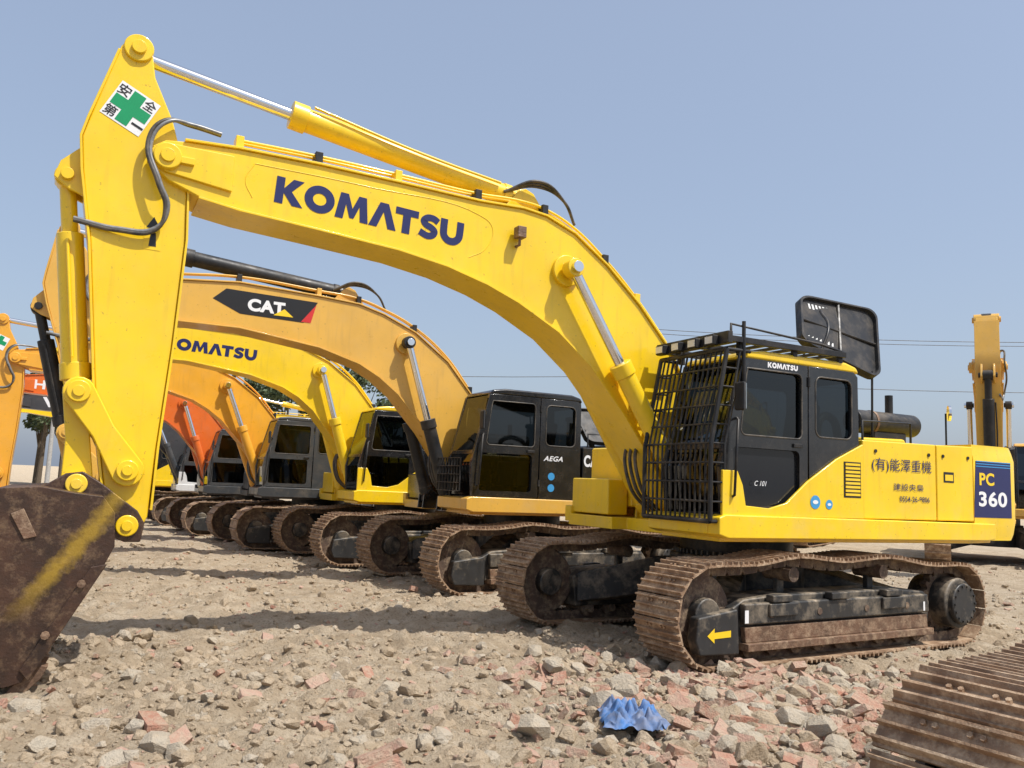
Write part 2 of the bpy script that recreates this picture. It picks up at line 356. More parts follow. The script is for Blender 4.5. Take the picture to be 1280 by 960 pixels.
def excavator(o,ang,cfg,track_ang=AT,scale=1.):
    hs=cfg.get('hs',0.)
    root=bpy.data.objects.new("excavator",None); link(root); root.location=(o[0]-math.cos(ang)*hs*scale,o[1]-math.sin(ang)*hs*scale,cfg.get('z',0)); root.rotation_euler=(0,0,ang+math.pi); root.scale=(scale,)*3
    H=cfg.get('hero',False)
    uc=bpy.data.objects.new("undercarriage",None); link(uc,root); uc.rotation_euler=(0,0,track_ang-ang); uc.location=(-hs,0,0)
    undercarriage(uc,H,cfg.get('hi',True))
    P=cfg['body']; B=cfg['boom']; CY=cfg.get('cyl',B); CAB=cfg.get('cab',BLK); SK=cfg.get('skirt',P)
    R=root
    # ---- platform
    prismz("platform",[(1.50,.50),(1.50,1.42),(-2.3,1.42),(-2.9,1.3),(-3.05,.9),(-3.05,-.9),(-2.9,-1.3),(-2.3,-1.42),(1.50,-1.42),(1.50,-.45),(1.30,-.42),(1.30,.47)],1.16,1.30,SK,R,.01)
    prism("deck_skirt_left",[(1.62,1.235),(1.62,1.40),(1.54,1.43),(-2.62,1.40),(-2.62,1.215),(-2.5,1.20),(1.5,1.20)],1.38,1.555,SK,R,.015)
    prism("deck_skirt_front",[(1.50,1.20),(1.62,1.235),(1.62,1.40),(1.50,1.42)],.42,1.378,SK,R,.012)
    prism("deck_skirt_right",[(1.50,1.20),(1.50,1.40),(-2.62,1.40),(-2.62,1.20)],-1.52,-1.38,SK,R,.015)
    # ---- cab
    cf=[(1.50,1.40),(1.54,1.9),(1.50,2.10),(1.27,3.0),(1.20,3.045),(-.33,3.045),(-.39,2.98),(-.41,1.40)]
    door_o=[(1.50,1.44),(1.535,1.9),(1.50,2.10),(1.27,2.98),(1.22,3.0),(.385,3.0),(.385,1.44)]
    door_h=rrect(.47,2.22,1.30,2.90,.06); door_h=[(min(f,1.40-(z-2.22)*.27),z) for f,z in door_h]
    door_h2=[(min(f,1.40),z) for f,z in rrect(.50,1.52,1.42,2.10,.06)]
    rear_o=[(.365,1.40),(.365,3.0),(-.31,3.0),(-.37,2.95),(-.39,1.40)]
    rear_h=rrect(-.27,2.26,.27,2.90,.08)
    plate("cab_door",door_o,[door_h,door_h2],1.465,.05,CAB,R)
    plate("cab_rear_quarter",rear_o,[rear_h],1.463,.05,CAB,R)
    plate("cab_right_side",cf,[rrect(-.27,2.0,1.25,2.85,.06)],.565,.05,CAB,R)
    def seal(nm,poly):
        tube(nm,[(f,1.488,z) for f,z in poly],.009,RUBBER,R,False,True)
    seal("door_window_seal",door_h); seal("rear_window_seal",rear_h)
    mesh("door_glass",[(1.45,1.452,2.19),(.42,1.452,2.19),(.42,1.452,2.94),(1.3,1.452,2.94)],[[0,1,2,3]],GLASS,R)
    mesh("door_lower_glass",[(1.45,1.452,1.48),(.42,1.452,1.48),(.42,1.452,2.14),(1.45,1.452,2.14)],[[0,1,2,3]],cfg.get('lowglass',GLASS),R)
    mesh("rear_side_glass",[(.31,1.452,2.22),(-.31,1.452,2.22),(-.31,1.452,2.94),(.31,1.452,2.94)],[[0,1,2,3]],GLASS,R)
    mesh("right_side_glass",[(1.29,.565,1.96),(-.31,.565,1.96),(-.31,.565,2.9),(1.2,.565,2.9)],[[0,1,2,3]],GLASS,R)
    mesh("windscreen",[(1.49,.58,2.12),(1.49,1.43,2.12),(1.265,1.43,2.98),(1.265,.58,2.98)],[[0,1,2,3]],GLASS,R)
    mesh("lower_windscreen",[(1.495,.58,1.45),(1.52,.58,1.9),(1.49,.58,2.08),(1.49,1.43,2.08),(1.52,1.43,1.9),(1.495,1.43,1.45)],[[0,1,4,5],[1,2,3,4]],GLASS,R)
    prism("windscreen_crossbar",[(1.47,2.07),(1.51,2.07),(1.50,2.13),(1.46,2.13)],.58,1.44,CAB,R,.005)
    for k,(a,b) in enumerate(((.537,.61),(1.40,1.488))): prism("cab_pillar_%d"%k,[(1.42,1.40),(1.50,1.40),(1.54,1.9),(1.50,2.10),(1.27,3.0),(1.19,3.0),(1.42,2.10),(1.46,1.9)],a,b-.002,CAB,R,.012)
    box("cab_rear_wall",(-.40,.58,1.40),(-.36,1.44,2.3),CAB,R,.01)
    box("cab_rear_header",(-.40,.58,2.9),(-.36,1.44,3.0),CAB,R,.01)
    mesh("cab_rear_glass",[(-.38,.58,2.3),(-.38,1.44,2.3),(-.38,1.44,2.9),(-.38,.58,2.9)],[[0,1,2,3]],GLASS,R)
    box("cab_floor",(-.36,.58,1.33),(1.44,1.44,1.43),BLKM,R,.01)
    ROOF=cfg.get('roof',CAB)
    prism("cab_roof",[(1.27,3.0),(1.22,3.07),(1.0,3.10),(-.2,3.10),(-.36,3.06),(-.41,2.99)],.535,1.485,ROOF,R,.03)
    prism("seat_back",[(.15,1.9),(.0,2.65),(-.12,2.65),(0,1.85)],.8,1.22,SEAT,R,.04)
    box("seat_base",(0,.77,1.7),(.5,1.24,1.9),SEAT,R,.05); box("seat_stand",(.05,.85,1.43),(.4,1.15,1.7),BLKM,R,.02)
    box("headrest",(-.10,.9,2.68),(0.,1.12,2.85),SEAT,R,.03)
    for k,l in enumerate((.70,1.31)): box("console_%d"%k,(.1,l-.06,1.6),(.7,l+.06,2.0),BLKM,R,.03); tube("joystick_%d"%k,[(.66,l,2.0),(.68,l,2.2)],.018,RUBBER,R)
    box("door_handle",(.47,1.492,2.13),(.60,1.51,2.17),BLKM,R,.005)
    tube("grab_rail",[(1.42,1.50,1.60),(1.44,1.56,1.62),(1.40,1.56,2.35),(1.36,1.50,2.38)],.014,BLKM,R,False)
    for k,z in enumerate((1.62,2.78)): cyl("door_hinge_%d"%k,(.375,1.495,z),(.375,1.495,z+.1),.018,BLKM,R,12)
    tube("mirror_arm",[(1.34,1.47,2.55),(1.46,1.62,2.60),(1.46,1.66,2.68)],.012,BLKM,R,False)
    box("mirror_head",(1.44,1.58,2.44),(1.48,1.72,2.72),BLKM,R,.02); box("mirror_glass",(1.434,1.59,2.455),(1.438,1.71,2.705),MIRROR,R,0)
    # ---- left body side
    sweep=[(1.56,1.42),(1.56,1.86),(1.37,1.86),(1.30,1.72),(1.26,1.52),(.95,1.50),(.72,1.56),(.42,1.79),(0,2.04),(-.405,2.22),(-.405,1.42)]
    if cfg.get('sweep',True): prism("lower_cab_panel",sweep,1.493,1.525,P,R,.008)
    prism("side_door_front",[(-.425,1.42),(-.425,2.27),(-1.63,2.285),(-1.63,1.42)],1.05,1.50,P,R,.015)
    prism("side_door_rear",[(-1.645,1.42),(-1.645,2.285),(-2.30,2.30),(-2.30,1.42)],1.05,1.50,P,R,.015)
    prism("engine_bay",[(-.43,1.30),(-.43,2.24),(-2.3,2.26),(-2.3,1.30)],-1.0,1.04,BLKM,R,.01)
    if cfg.get('sweep',True):
        lv=[boxd((-.12,1.525,1.66+.04*k),(-.34,1.537,1.685+.04*k)) for k in range(9)]
        merge("louvre_left",lv,P,R); decal("louvre_recess",[(-.10,1.64),(-.36,1.64),(-.36,2.02),(-.10,2.02)],1.5275,BLACKD,R)
    for f in(-.62,-1.5,-1.75,-2.2): cyl("latch",(f,1.50,2.16),(f,1.512,2.16),.02,BLKM,R,14)
    decal("vent_handle",[(-1.76,1.86),(-1.94,1.86),(-1.94,1.98),(-1.76,1.98)],1.5035,BLACKD,R); decal("vent_handle_flap",[(-1.78,1.88),(-1.92,1.88),(-1.92,1.95),(-1.78,1.95)],1.507,P,R)
    # ---- on top
    prism("hood_rear",[(-1.55,2.27),(-1.55,2.40),(-2.35,2.42),(-2.4,2.27)],-.95,.55,P,R,.03)
    box("right_tank",(1.15,-1.48,1.42),(-.30,-.55,2.15),P,R,.03); box("tool_box",(1.46,-1.42,1.32),(1.17,-.6,1.75),P,R,.02)
    prism("right_side_doors",[(-.34,1.42),(-.34,2.25),(-2.30,2.28),(-2.30,1.42)],-1.50,-1.02,P,R,.015)
    cyl("muffler",(-1.60,.35,2.62),(-2.75,.35,2.62),.15,BLKM,R,28,bevel=.02); cyl("muffler_band",(-1.9,.35,2.62),(-1.94,.35,2.62),.157,RUST,R,28); cyl("exhaust",(-2.3,.35,2.7),(-2.3,.35,3.0),.05,BLKM,R,16)
    box("muffler_stand",(-1.9,.25,2.3),(-2.5,.45,2.5),BLKM,R,.01)
    cyl("precleaner",(-1.15,.0,2.3),(-1.15,.0,2.85),.13,BLKM,R,24,bevel=.02); cyl("precleaner_cap",(-1.15,.0,2.8),(-1.15,.0,2.88),.16,BLKM,R,24,bevel=.02)
    tube("intake_hose",[(-.7,.6,2.3),(-.75,.6,2.55),(-1.1,.5,2.58),(-1.3,.4,2.35)],.05,RUBBER,R)
    tube("handrail",[(-.6,1.35,2.27),(-.6,1.35,2.5),(-1.4,1.35,2.52),(-1.4,1.35,2.28)],.014,BLKM,R,False)
    # ---- counterweight
    cw=[(-2.32,1.49),(-3.05,1.49),(-3.2,1.43),(-3.31,1.22),(-3.42,.6),(-3.46,0)]; cw=cw+[(a,-b) for a,b in cw[-2::-1]]
    def ring(s,z,): return [((f+2.32)*s-2.32,l*(.985 if s<1 else 1),z) for f,l in cw]
    rs=[ring(.93,1.20),ring(.985,1.27),ring(1,1.42),ring(1,2.16),ring(.985,2.26),ring(.93,2.33)]; n=len(cw); vs=[v for r in rs for v in r]; fs=[]
    for k in range(len(rs)-1):
        for i in range(n): fs.append([k*n+i,k*n+(i+1)%n,(k+1)*n+(i+1)%n,(k+1)*n+i])
    fs+= [list(range(n))[::-1],[5*n+i for i in range(n)]]
    mesh("counterweight",vs,fs,cfg.get('cw',P),R,0,True)
    # ---- boom
    T=cfg.get('T',BOOM1_T); Bt=cfg.get('B',BOOM1_B); sh=cfg.get('sh',0.)-hs
    def g(pl): return [(f+sh*min(1,max(0,(z-1.6)/1.6)),z) for f,z in pl]
    T=g(T);Bt=g(Bt)
    prism("boom",T+Bt,-.26,.26,B,R,.012)
    strip("boom_top_flange",T[2:-1][::-1],.022,-.285,.285,B,R)
    strip("boom_bottom_flange",Bt[3:-2],-.022,-.285,.285,B,R)
    pin=cfg.get('pin',(2.66,3.93)); pin=(pin[0]+sh,pin[1])
    cyl("boom_pin_boss",(pin[0],-.31,pin[1]),(pin[0],.31,pin[1]),.17,B,R,32,bevel=.01)
    cyl("boom_foot_boss",(.86,-.28,1.62),(.86,.28,1.62),.17,B,R,32,bevel=.01)
    bf=cfg.get('bf',1.30)
    for k,l in enumerate((.42,-.42)):
        hyd("boom_cylinder_%d"%k,(bf,l,1.34),(pin[0],l,pin[1]),cfg.get('bfrac',.60),.105,.058,CY,R,.07)
        cyl("boom_cylinder_cap_%d"%k,(pin[0],l*1.17,pin[1]),(pin[0],l*1.28,pin[1]),.06,CHROME,R,20,bevel=.004)
        for j,(a,b) in enumerate(((-.125,-.09),(.09,.125))): prism("cylinder_bracket_%d_%d"%(k,j),[(bf-.18,1.18),(bf+.14,1.18),(bf+.12,1.40),(bf,1.50),(bf-.12,1.42)],l+a,l+b,P,R,.008)
        prism("foot_bracket_%d"%k,[(.45,1.285),(1.0,1.285),(.98,1.60),(.90,1.78),(.78,1.8),(.6,1.6)],(.264 if l>0 else -.292),(.292 if l>0 else -.264),P,R,.006)
    ab=cfg.get('ab',(3.12,4.70)); ab=(ab[0]+sh,ab[1])
    for k,l in enumerate((.10,-.14)): prism("arm_cylinder_bracket_%d"%k,[(ab[0]-.35,ab[1]-.28),(ab[0]+.30,ab[1]-.22),(ab[0]+.10,ab[1]+.04),(ab[0],ab[1]+.10),(ab[0]-.1,ab[1]+.06)],l,l+.04,B,R,.008)
    # ---- arm (stick)
    df,sz=cfg.get('arm',(0,1)); df+=sh; kk=cfg.get('kk',0.)
    tr=lambda f,z:(f+df+kk*(z-4.4),z*sz)
    at=lambda l:[tr(*p) for p in l]
    arm=at([(7.12,5.24),(7.06,5.34),(6.97,5.37),(6.88,5.30),(6.83,5.03),(6.66,4.68),(6.50,4.17),(6.47,3.63),(6.50,2.71),(6.55,1.82),(6.57,1.25),(6.63,1.10),(6.73,1.05),(6.83,1.10),(6.88,1.28),(6.98,1.79),(7.06,2.31),(7.20,3.50),(7.26,3.80),(7.31,4.10),(7.34,4.38),(7.30,4.55)])
    prism("arm",arm,-.20,.20,B,R,.014)
    strip("arm_front_flange",at([(7.12,5.20),(7.30,4.55),(7.34,4.38),(7.31,4.10),(7.20,3.50),(7.06,2.31),(6.98,1.79),(6.89,1.30)]),.02,-.222,.222,B,R)
    strip("arm_rear_flange",at([(6.56,1.3),(6.55,1.82),(6.50,2.71),(6.47,3.63),(6.50,4.17)]),.02,-.222,.222,B,R)
    tp=tr(6.98,5.25); cyl("arm_top_boss",(tp[0],-.23,tp[1]),(tp[0],.23,tp[1]),.12,B,R,28,bevel=.01); cyl("arm_top_pin",(tp[0],-.26,tp[1]),(tp[0],.26,tp[1]),.06,B,R,20,bevel=.006)
    ap=cfg.get('ap'); ap=tr(6.68,4.31) if ap is None else (ap[0]+sh,ap[1])
    for s in(1,-1):
        prism("boom_tip_cheek_%d"%s,[(ap[0]-.55,ap[1]+.13),(ap[0]-.55,ap[1]-.2),(ap[0],ap[1]-.13),(ap[0]+.12,ap[1]-.05),(ap[0]+.13,ap[1]+.05),(ap[0]+.05,ap[1]+.13)],s*.262,s*.29,B,R,.008)
        cyl("arm_pin_boss_%d"%s,(ap[0],s*.20,ap[1]),(ap[0],s*.34,ap[1]),.115,B,R,28,bevel=.012)
        cyl("arm_pin_cap_%d"%s,(ap[0],s*.34,ap[1]),(ap[0],s*.36,ap[1]),.06,B,R,20,bevel=.006)
        box("arm_pin_lock_%d"%s,(ap[0]-.22,s*.29,ap[1]-.04),(ap[0]-.08,s*.325,ap[1]+.02),B,R,.006)
    hyd("arm_cylinder",(ab[0],0,ab[1]),(tp[0],0,tp[1]+.02),cfg.get('afrac',.64),.115,.058,CY,R,.09)
    # ---- bucket cylinder + linkage
    b0=tr(7.42,4.05); b1=tr(7.17,2.24)
    for j,(a,b) in enumerate(((.09,.13),(-.13,-.09))): prism("bucket_cylinder_bracket_%d"%j,[tr(7.30,4.35),tr(7.48,4.16),tr(7.52,4.02),tr(7.40,3.93),tr(7.26,3.88)],a,b,B,R,.008)
    v0=Vector((b0[0],0,b0[1]));v1=Vector((b1[0]+.02,0,b1[1]))
    cyl("bucket_cylinder_tube",v0,v0.lerp(v1,.30),.065,CY,R,24); cyl("bucket_cylinder_barrel",v0.lerp(v1,.26),v0.lerp(v1,.93),.105,CY,R,28,bevel=.01)
    cyl("bucket_cylinder_gland",v0.lerp(v1,.86),v0.lerp(v1,.94),.12,CY,R,28,bevel=.01); cyl("bucket_cylinder_rod",v0.lerp(v1,.9),v1,.055,CHROME,R,20)
    tube("bucket_cylinder_pipe",[tuple(v0.lerp(v1,.3)+Vector((.02,.12,0))),tuple(v0.lerp(v1,.6)+Vector((.02,.135,0))),tuple(v0.lerp(v1,.84)+Vector((.02,.13,0)))],.014,CY,R)
    cyl("bucket_cylinder_eye",(b0[0],-.09,b0[1]),(b0[0],.09,b0[1]),.10,CY,R,24,bevel=.01); cyl("bucket_cylinder_pin",(b0[0],-.17,b0[1]),(b0[0],.17,b0[1]),.05,CY,R,20,bevel=.005)
    def bar(name,a,b,w0,w1,l0,l1):
        A=Vector(a);Bv=Vector(b);d=(Bv-A).normalized();n_=Vector((-d.y,d.x)); pts=[]
        for k in range(9):
            t=math.pi*k/8; pts.append(A-d*w0*math.sin(t)+n_*w0*math.cos(t))
        mid=(A+Bv)/2; pts.append(mid-n_*min(w0,w1)*.75)
        for k in range(9):
            t=math.pi*k/8; pts.append(Bv+d*w1*math.sin(t)-n_*w1*math.cos(t))
        pts.append(mid+n_*min(w0,w1)*.75)
        prism(name,[tuple(p) for p in pts],l0,l1,B,R,.012)
    la=tr(6.76,1.62); lb=b1; bp=tr(6.73,1.18); bl=tr(7.12,1.50)
    if not cfg.get('bucket',True): bl=tr(7.25,1.50)
    for s in(1,-1):
        bar("idler_link_%d"%s,lb,la,.12,.13,s*.225,s*.275)
        for k,(p,r,a,b) in enumerate(((la,.085,.20,.31),(lb,.09,.1,.31),(bp,.085,.2,.40),(bl,.08,.1,.40))):
            cyl("link_pin_%d_%d"%(s,k),(p[0],s*a,p[1]),(p[0],s*b,p[1]),r,B,R,24,bevel=.01); cyl("link_pin_cap_%d_%d"%(s,k),(p[0],s*b,p[1]),(p[0],s*(b+.015),p[1]),r*.5,B,R,16,bevel=.004)
    bar("bucket_link",lb,bl,.12,.12,-.17,.17)
    # ---- bucket (opening towards the machine)
    if cfg.get('bucket',True):
        bw=.76
        back=at([(6.93,1.42),(7.12,1.44),(7.35,1.48),(7.62,1.46),(7.90,1.34),(8.10,1.10),(8.17,.80),(8.10,.50),(7.92,.26),(7.70,.12),(7.45,.06),(7.34,.09)])
        cen=tr(7.45,.75)
        inner=[(cen[0]+(f-cen[0])*.94,cen[1]+(z-cen[1])*.94) for f,z in back]
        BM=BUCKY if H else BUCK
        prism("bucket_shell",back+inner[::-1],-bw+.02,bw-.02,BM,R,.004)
        sidep=back+at([(7.30,.16),(7.10,.50),(6.90,.86),(6.82,1.05),(6.84,1.30)])
        for s in(1,-1):
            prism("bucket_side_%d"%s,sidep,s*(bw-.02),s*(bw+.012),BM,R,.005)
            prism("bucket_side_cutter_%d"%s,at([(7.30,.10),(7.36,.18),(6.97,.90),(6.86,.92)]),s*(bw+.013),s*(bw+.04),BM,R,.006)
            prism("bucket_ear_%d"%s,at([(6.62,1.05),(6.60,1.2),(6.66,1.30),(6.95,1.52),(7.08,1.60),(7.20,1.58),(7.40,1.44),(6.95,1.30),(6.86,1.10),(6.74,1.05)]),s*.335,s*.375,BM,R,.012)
            prism("bucket_wear_pad_%d"%s,at([(7.42,1.1),(7.34,1.12),(7.44,1.32),(7.52,1.28)]),s*(bw+.013),s*(bw+.028),RUST,R,.004)
            for f,z in((7.22,.42),(7.02,.78)): c=tr(f,z); cyl("side_cutter_bolt_%d"%s,(c[0],s*(bw+.04),c[1]),(c[0],s*(bw+.06),c[1]),.03,RUST,R,8)
        for k in range(5):
            l=-bw+.08+k*(2*bw-.16)/4
            prism("tooth_%d"%k,at([(7.25,.20),(7.40,.06),(7.44,-.0),(7.42,-.06),(7.36,-.04),(7.22,.10),(7.18,.19)]),l-.055,l+.055,RUST,R,.008)
    # ---- hoses and pipes
    L=.30
    for k in range(2):
        e=.035*k; t3=lambda f,l,z:(tr(f,z)[0],l,z*sz)
        tube("arm_hose_%d"%k,[t3(6.25,.22-e,4.64),t3(6.5,.24-e,4.66),t3(6.70+e,.30,4.62),t3(6.82+e*.7,L,4.40),t3(6.72+e*.6,L+.03,4.06),t3(6.64+e*.6,L,3.86),t3(6.72,L-.04,3.68-e*.5),t3(7.0,L-.06,3.63-e*.5),t3(7.34,L-.1,3.67-e*.5)],.018,SLEEVE if k==0 else RUBBER,R)
        l=.19-.07*k
        tube("boom_pipe_%d"%k,[(f,l,z+.11) for f,z in T[3:-2]],.015,B,R)
    for i in(3,4,5,6,8,10,11):
        if i<len(T)-2:
            f,z=T[i]; box("pipe_clamp_%d"%i,(f-.035,.08,z+.0),(f+.035,.24,z+.14),B if i%2 else BLKM,R,.005)
    for k in range(3):
        tube("cylinder_hose_%d"%k,[(ab[0]+.25,.12,ab[1]+.02),(ab[0]-.1,.2+.03*k,ab[1]+.12+.02*k),(ab[0]-.45,.2,ab[1]+.02),(ab[0]-.62,.15,ab[1]-.2)],.016,RUBBER,R)
        tube("foot_hose_%d"%k,[(1.0-.1*k,.1*k-.1,2.3),(1.5,.1*k-.1,2.2),(1.58,.1*k,1.7),(1.25,.1*k,1.35)],.02,RUBBER,R)
    if cfg.get('ab') is None: tube("cylinder_line",[(ab[0]+.3,.14,ab[1]+.10),(ab[0]+1.2,.14,ab[1]+.22),(ab[0]+2.3,.12,ab[1]+.44)],.014,B,R)
    return root,R,tr
# ---------------------------------------------------------------- hero
LOWG=plain("tinted_panel",(.012,.013,.015),.08,0,.1)
hero,R,tr=excavator((2.7763,10.1881),AH,dict(body=YEL,boom=YEL,hero=True,roof=YEL,lowglass=LOWG,bf=.98,bfrac=.62))
blocktext("boom_lettering",5.76,4.10,.2635,1.88,.25,NAVY,R,-.058)
for k,pl in enumerate(([(5.95,4.42),(4.9,4.42),(3.7,4.36),(3.55,4.25),(3.62,4.02),(3.8,3.90)],[(5.95,4.42),(6.02,4.25),(5.95,4.10)])):
    tube("boom_weld_seam_%d"%k,[(f,.2605,z) for f,z in pl],.004,YEL,R)
blocktext("cab_lettering",.95,2.93,1.4925,.42,.055,WHITE,R)
text("side_lettering_large","(有)能澤重機",-.56,1.93,1.508,.98,.16,NAVY,R)
text("side_lettering_small","建設央梟",-.90,1.74,1.508,.5,.08,NAVY,R)
text("phone_lettering","0554-26-9806",-1.0,1.62,1.508,.5,.06,NAVY,R,0,.01)
decal("model_panel",[(-2.36,2.14),(-2.31,1.47),(-3.03,1.47),(-3.03,2.14)],1.4935,NAVY,R)
for k in range(3): decal("model_stripe",[(-2.36,2.07+.03*k),(-2.36,2.08+.03*k),(-3.03,2.08+.03*k),(-3.03,2.07+.03*k)],1.4965,BLUD,R)
text("model_lettering_top","PC",-2.42,1.85,1.497,.28,.15,YELD,R,0,.03)
text("model_lettering_bottom","360",-2.40,1.60,1.497,.54,.18,WHITE,R,0,.03)
for f,z,r,m_ in((.32,1.58,.07,BLUD),(.12,1.56,.05,BLUD)):
    decal("round_sticker",[(f+r*math.cos(t*math.pi/12),z+r*math.sin(t*math.pi/12)) for t in range(24)],1.529,m_,R)
    decal("round_sticker_centre",[(f+r*.55*math.cos(t*math.pi/12),z+r*.3*math.sin(t*math.pi/12)) for t in range(24)],1.531,WHITE,R)
text("door_mark","C 101",1.12,1.72,1.492,.16,.05,WHITE,R,0,0,.3)
def grille(R):
    f=lambda z:1.70 if z<2.1 else 1.70-(z-2.1)*.20
    bars=[];z0,z1=1.36,3.06
    for k in range(15):
        l=.45+k*(1.06/14)
        for (za,zb) in((z0,2.1),(2.1,z1)): bars.append(cyl_data((f(za),l,za),(f(zb),l,zb),.011 if 0<k<14 else .024,n=8))
    for k in range(10):
        z=z0+k*(z1-z0)/9; bars.append(cyl_data((f(z),.45,z),(f(z),1.51,z),.011 if 0<k<9 else .024,n=8))
        bars.append(cyl_data((f(z),1.51,z),(f(z)-.17,1.51,z),.010,n=8)); bars.append(cyl_data((f(z),.45,z),(f(z)-.17,.45,z),.010,n=8))
    for z in(z0,z1):
        for l in(.45,1.51): bars.append(cyl_data((f(z),l,z),(f(z)-.3,l,z),.02,n=8))
    for l in(.45,1.51):
        bars.append(cyl_data((f(z0)-.17,l,z0),(f(2.1)-.17,l,2.1),.014,n=8)); bars.append(cyl_data((f(2.1)-.17,l,2.1),(f(z1)-.17,l,z1),.014,n=8))
    merge("windscreen_guard",bars,BLKM,R,0,True)
grille(R)
rb=[]
for l in(.42,.95,1.50): rb.append(boxd((1.50,l-.03,3.14),(-.15,l+.03,3.20)))
for k in range(9): rb.append(boxd((1.50-k*.2,.42,3.165),(1.46-k*.2,1.50,3.195)))
rb.append(boxd((1.52,.38,3.12),(1.46,1.54,3.24)))
for f in(1.3,.55,-.12):
    for l in(.55,1.46): rb.append(boxd((f-.03,l-.02,3.02),(f+.03,l+.02,3.16)))
merge("roof_guard",rb,BLKM,R,.004)
tube("roof_rail",[(1.45,1.5,3.22),(1.45,1.5,3.32),(.2,1.5,3.25),(-.15,1.5,3.2)],.014,BLKM,R,False)
for k in range(4):
    l=.52+.27*k; box("work_lamp_%d"%k,(1.52,l-.07,3.11),(1.59,l+.07,3.21),BLKM,R,.01); box("work_lamp_lens_%d"%k,(1.591,l-.055,3.125),(1.595,l+.055,3.195),LENS,R,0)
tube("mirror_post",[(1.26,1.50,2.5),(1.30,1.52,3.0),(1.30,1.52,3.36)],.02,BLKM,R,False)
def hood(R,TL,TR,BR,BL,th=.05,rad=.14,vents=True):
    """raised bonnet panel with rounded corners and a folded lip"""
    TL,TR,BR,BL=map(Vector,(TL,TR,BR,BL)); n=(TR-TL).cross(BL-TL).normalized()
    if n.y<0: n=-n
    def P(u,v): return (TL.lerp(TR,u)).lerp(BL.lerp(BR,u),v)
    out=[P(u,v) for u,v in rrect(0,0,1,1,rad,6)]; m=len(out); c=P(.5,.5)
    lip=[p+n*.05 for p in out]; lip2=[(p-c)*.95+c+n*.05 for p in out]; inn=[(p-c)*.94+c+n*.0 for p in out]; bk=[p-n*th for p in out]; bk2=[(p-c)*.93+c-n*(th+.03) for p in out]
    vs=bk2+bk+lip+lip2+inn; fs=[[k*m+i,k*m+(i+1)%m,(k+1)*m+(i+1)%m,(k+1)*m+i] for k in range(4) for i in range(m)]+[list(range(m))[::-1],[4*m+i for i in range(m)]]
    mesh("hood_panel",vs,fs,BLKM,R,0,True)
    if not vents: return
    merge("hood_rib",[cyl_data(P(.5,.03)+n*.01,P(.5,.97)+n*.01,.025,n=8),cyl_data(P(.03,.5)+n*.01,P(.97,.5)+n*.01,.02,n=8)],BLKM,R,0,True)
    sl=[]
    for k in range(8):
        a=P(.12+.045*k,.12);b=P(.12+.045*k+.015,.22); u=(TR-TL).normalized()*.032; sl.append(([a+n*.004,a+u+n*.004,b+u+n*.004,b+n*.004],[[0,1,2,3]]))
    for k in range(7):
        a=P(.10+.05*k,.74);b=P(.10+.05*k,.80); u=(TR-TL).normalized()*.03; sl.append(([a+n*.004,a+u+n*.004,b+u+n*.004,b+n*.004],[[0,1,2,3]]))
    merge("hood_vents",sl,LENS,R)
    tube("hood_strut",[tuple(P(.08,.9)),(BL.x,BL.y-.1,2.4)],.014,BLKM,R,False); tube("hood_strut_2",[tuple(P(.92,.9)),(BR.x,BR.y-.1,2.4)],.014,BLKM,R,False)
hood(R,(-.55,.45,4.08),(-1.92,.45,4.06),(-1.55,.80,3.08),(-.22,.80,3.42))
tube("hood_hinge_bar",[(-.1,1.2,3.2),(-.3,1.15,3.55),(-.45,.9,3.8)],.018,BLKM,R)
cyl("rear_mirror",(-2.62,1.0,2.75),(-2.60,.98,2.75),.10,MIRROR,R,20); tube("rear_mirror_post",[(-2.6,.95,2.3),(-2.6,.95,2.75)],.012,BLKM,R,False)
def sticker(R,cf,cz,s,rot,l,tr=lambda f,z:(f,z)):
    cf,cz=tr(cf,cz)
    def q(u,v):
        c,s_=math.cos(rot),math.sin(rot); return (cf-(u*c-v*s_)*s, cz+(u*s_+v*c)*s)
    decal("safety_sticker",[q(-1,-1),q(1,-1),q(1,1),q(-1,1)],l,WHITE,R)
    decal("green_cross",[q(*p) for p in((-.3,-.9),(.3,-.9),(.3,-.3),(.9,-.3),(.9,.3),(.3,.3),(.3,.9),(-.3,.9),(-.3,.3),(-.9,.3),(-.9,-.3),(-.3,-.3))],l+.002,GREEN,R)
    return q
q=sticker(R,7.00,4.70,.175,-.45,.2035)
for ch,(u,v) in(("安",(-.95,.35)),("全",(.35,.38)),("第",(-.95,-.92)),("一",(.4,-.65))):
    f,z=q(u,v); text("sticker_character",ch,f,z,.206,.1,.1 if ch!="一" else .02,BLACKD,R,-.45,.01)
decal("warning_sticker",[(6.80,3.80),(6.66,3.80),(6.66,3.50),(6.80,3.50)],.203,YELD,R)
decal("warning_triangle",[(6.735,3.79),(6.79,3.69),(6.68,3.69)],.205,BLACKD,R); decal("warning_figure",[(6.75,3.65),(6.71,3.65),(6.70,3.53),(6.76,3.53)],.205,BLACKD,R)
box("boom_lamp",(3.32,.29,4.17),(3.22,.40,4.29),RUST,R,.01); tube("boom_lamp_stem",[(3.27,.26,4.1),(3.27,.34,4.1),(3.27,.34,4.2)],.015,RUST,R,False)
